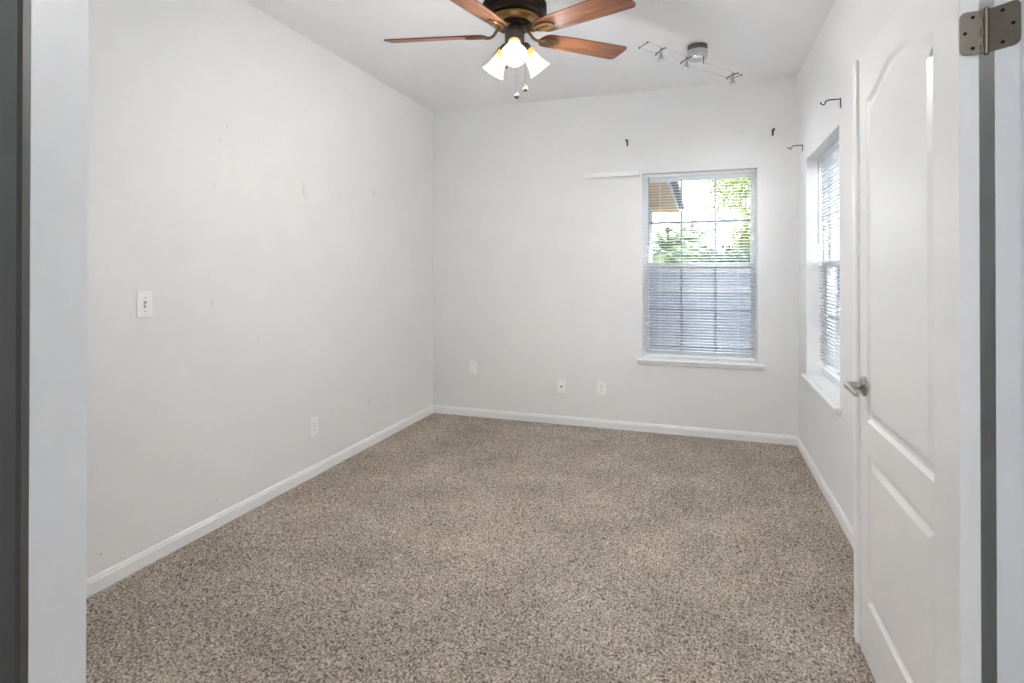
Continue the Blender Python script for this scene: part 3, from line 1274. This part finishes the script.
def leaf_cloud(bm, n, centre, rad, size, flat=0.7):
    for _ in range(n):
        while True:
            v = Vector((random.uniform(-1, 1), random.uniform(-1, 1), random.uniform(-1, 1)))
            if v.length < 1:
                break
        v = v * (0.55 + 0.45 * random.random())
        p = Vector(centre) + Vector((v.x * rad[0], v.y * rad[1], v.z * rad[2]))
        d = Vector((random.gauss(0, 1), random.gauss(0, 1), random.gauss(0, 1) * flat)).normalized()
        e = d.cross(Vector((random.gauss(0, 1), random.gauss(0, 1), random.gauss(0, 1)))).normalized()
        l = size * random.uniform(0.6, 1.3)
        w = l * 0.42
        vs = [bm.verts.new(q) for q in (p, p + d * l * .5 + e * w * .5, p + d * l, p + d * l * .5 - e * w * .5)]
        bm.faces.new(vs)


def make_tree(name, loc, h, crown_r, label, m, n, size, cat='tree', group=None, crown_z=None):
    root = thing(name, label, cat, loc, 0, group)
    b = BM()
    tube(b, [(0, 0, 0), (0.03, 0.02, h * 0.3), (0.0, 0.05, h * 0.62)], [0.11, 0.085, 0.05], 10)
    for k in range(6):
        a = k * 1.05
        tube(b, [(0.01, 0.03, h * 0.45), (0.4 * crown_r * math.cos(a), 0.4 * crown_r * math.sin(a), h * 0.6), (0.75 * crown_r * math.cos(a), 0.75 * crown_r * math.sin(a), h * (0.65 + 0.04 * k))], [0.04, 0.025, 0.008], 6)
    obj('trunk', b, M['bark'], root, smooth=True)
    b = BM()
    cz = crown_z or h * 0.68
    leaf_cloud(b, n, (0, 0, cz), (crown_r, crown_r, h - cz), size)
    for k in range(5):
        a = k * 1.3
        leaf_cloud(b, n // 5, (crown_r * .6 * math.cos(a), crown_r * .6 * math.sin(a), cz + (h - cz) * 0.35 * math.sin(k * 2.1)), (crown_r * .6, crown_r * .6, (h - cz) * .6), size)
    obj('foliage', b, m, root)
    return root


def make_palm(loc, h, nf, fl, label, group):
    root = thing('palm', label, 'palm', loc, 0, group)
    b = BM()
    tube(b, [(0, 0, 0), (0.02, 0, h * .5), (0, 0.02, h)], [0.09, 0.07, 0.06], 10)
    obj('trunk', b, M['bark'], root, smooth=True)
    b = BM()
    for k in range(nf):
        a = k * 2.399
        el = R(75 - 85 * k / nf)
        p = Vector((0, 0, h))
        d = Vector((math.cos(a) * math.cos(el), math.sin(a) * math.cos(el), math.sin(el)))
        side = Vector((-math.sin(a), math.cos(a), 0))
        steps = 14
        for i in range(steps):
            q = p + d * fl / steps
            if i > 1:
                ll = fl * 0.33 * math.sin(math.pi * (i + 1) / (steps + 2))
                for sg in (-1, 1):
                    tipv = q + side * sg * ll + d * ll * 0.5 - Vector((0, 0, ll * 0.35))
                    v = [b.verts.new(x) for x in (p, q, tipv)]
                    b.faces.new(v)
            p = q
            d = (d - Vector((0, 0, 0.11))).normalized()
    obj('fronds', b, M['leaf_palm'], root)
    return root


make_palm((-0.72, 13.3, GZ), 1.75, 26, 1.0, 'feathery green palm outside the far window left of its middle', 'palms beyond the fence')
make_palm((-0.25, 17.0, GZ), 2.1, 26, 1.1, 'feathery green palm outside the far window near its middle', 'palms beyond the fence')
make_tree('leafy_tree', (1.9, 26.6, GZ), 8.0, 1.7, 'pale green tree outside the far window at upper right', M['leaf_light'], 1900, 0.24)
# clipped hedge behind the fence
t = thing('hedge', 'dark green clipped hedge outside beyond the fence', 'hedge', (0.9, 10.6, GZ))
b = BM()
for k in range(14):
    leaf_cloud(b, 420, (-0.9 + k * 0.15, random.uniform(-.1, .1), 1.28), (0.28, 0.35, 0.62), 0.12)
obj('foliage', b, M['leaf_dark'], t)
b = BM()
for k in range(8):
    tube(b, [(-0.85 + k * 0.3, 0, 0), (-0.83 + k * 0.3, 0.03, 0.9)], 0.02, 6)
obj('stems', b, M['bark'], t)


def house(loc, rot, w, d, h, rh, label, name='neighbour_house'):
    root = thing(name, label, 'house', loc, rot)
    b = BM()
    box(b, -w / 2, w / 2, -d / 2, d / 2, 0, h)
    obj('wall', b, M['house'], root)
    b = BM()
    e = 0.4
    pts = [(-w / 2 - e, -d / 2 - e, h + .001), (w / 2 + e, -d / 2 - e, h + .001), (w / 2 + e, d / 2 + e, h + .001), (-w / 2 - e, d / 2 + e, h + .001)]
    v = [b.verts.new(p) for p in pts]
    r0, r1 = b.verts.new((-w / 2 + d / 3, 0, h + rh)), b.verts.new((w / 2 - d / 3, 0, h + rh))
    b.faces.new(v[::-1])
    b.faces.new((v[0], v[1], r1, r0))
    b.faces.new((v[2], v[3], r0, r1))
    b.faces.new((v[1], v[2], r1))
    b.faces.new((v[3], v[0], r0))
    obj('roof', b, M['roof'], root)
    for x in (-w * .28, w * .05, w * .3):
        b = BM()
        frame_rect(b, x - .6, x + .6, h * .35, h * .8, .07, -d / 2 - .04, -d / 2 - .002)
        f_ = obj('window', b, M['fascia'], root)
        b = BM()
        box(b, x - .53, x + .53, -d / 2 - .02, -d / 2 - .004, h * .35 + .07, h * .8 - .07)
        obj('pane', b, M['pane'], f_)
    return root


house((-1.2, 36, GZ), 0, 9, 6, 1.7, 1.0, 'pale low house with a grey roof far beyond the fence')
# neighbour's side wall past the right window, set close to block sky light
t = thing('side_building', 'pale blue grey building outside the right window', 'building', (4.7, 10.5, GZ))
b = BM()
box(b, -1.7, 1.6, -8.0, 8.0, 0, 4.6)
obj('wall', b, M['siding'], t)
b = BM()
extrude_poly(b, [(-2.0, -8.2, 4.61), (1.9, -8.2, 4.61), (-0.05, -8.2, 5.4)], (0, 16.4, 0))
obj('roof', b, M['roof'], t)
# unseen overhang added above the right window to cut sky light on its blind
b = BM()
box(b, XR + 0.181, XR + 0.75, -2.0, YB + 0.1, 2.42, 2.46)
box(b, XR + 0.75, XR + 0.78, -2.0, YB + 0.1, 2.38, 2.56)
struct('sky_block_overhang', b, M['fascia'], label='white overhang added outside above the right window to block sky', cat='added eave')
make_tree('cypress', (2.42, 13.6, GZ), 6.2, 0.21, 'tall narrow dark green tree outside the right window', M['leaf_deep'], 2600, 0.14, crown_z=3.2)
make_tree('leafy_shrub', (0.98, 13.1, GZ), 2.9, 0.5, 'rounded green shrub outside the far window behind the clipped hedge', M['leaf_light'], 900, 0.15, cat='shrub', crown_z=1.7)

# ------------------------------------------------------------------ added fill lamp on the hallway ceiling, unseen behind the camera
t = thing('hall_fill_lamp', 'added round white fill lamp on the hallway ceiling, out of view', 'fill lamp', (-0.1, -1.3, H))
b = BM()
lathe(b, [(0.17, -0.0005), (0.17, -0.02), (0.16, -0.025)], 40)
obj('lamp_base', b, M['nickel'], t, smooth=True)
b = BM()
lathe(b, [(0.155, -0.022), (0.15, -0.05), (0.11, -0.08), (0.05, -0.095), (0.01, -0.098)], 40)
obj('lamp_shade', b, emit_mat('hall_fill_glass', (1, 0.97, 0.93, 1), 3.0), t, smooth=True)
ld = bpy.data.lights.new('hall_fill_light', 'POINT')
ld.energy = HALL_FILL_W
ld.shadow_soft_size = 0.16
ld.color = (0.91, 0.955, 1.0)
lo = bpy.data.objects.new('hall_fill_light', ld)
COL.objects.link(lo)
lo.parent = t
lo.location = (0, 0, -0.30)
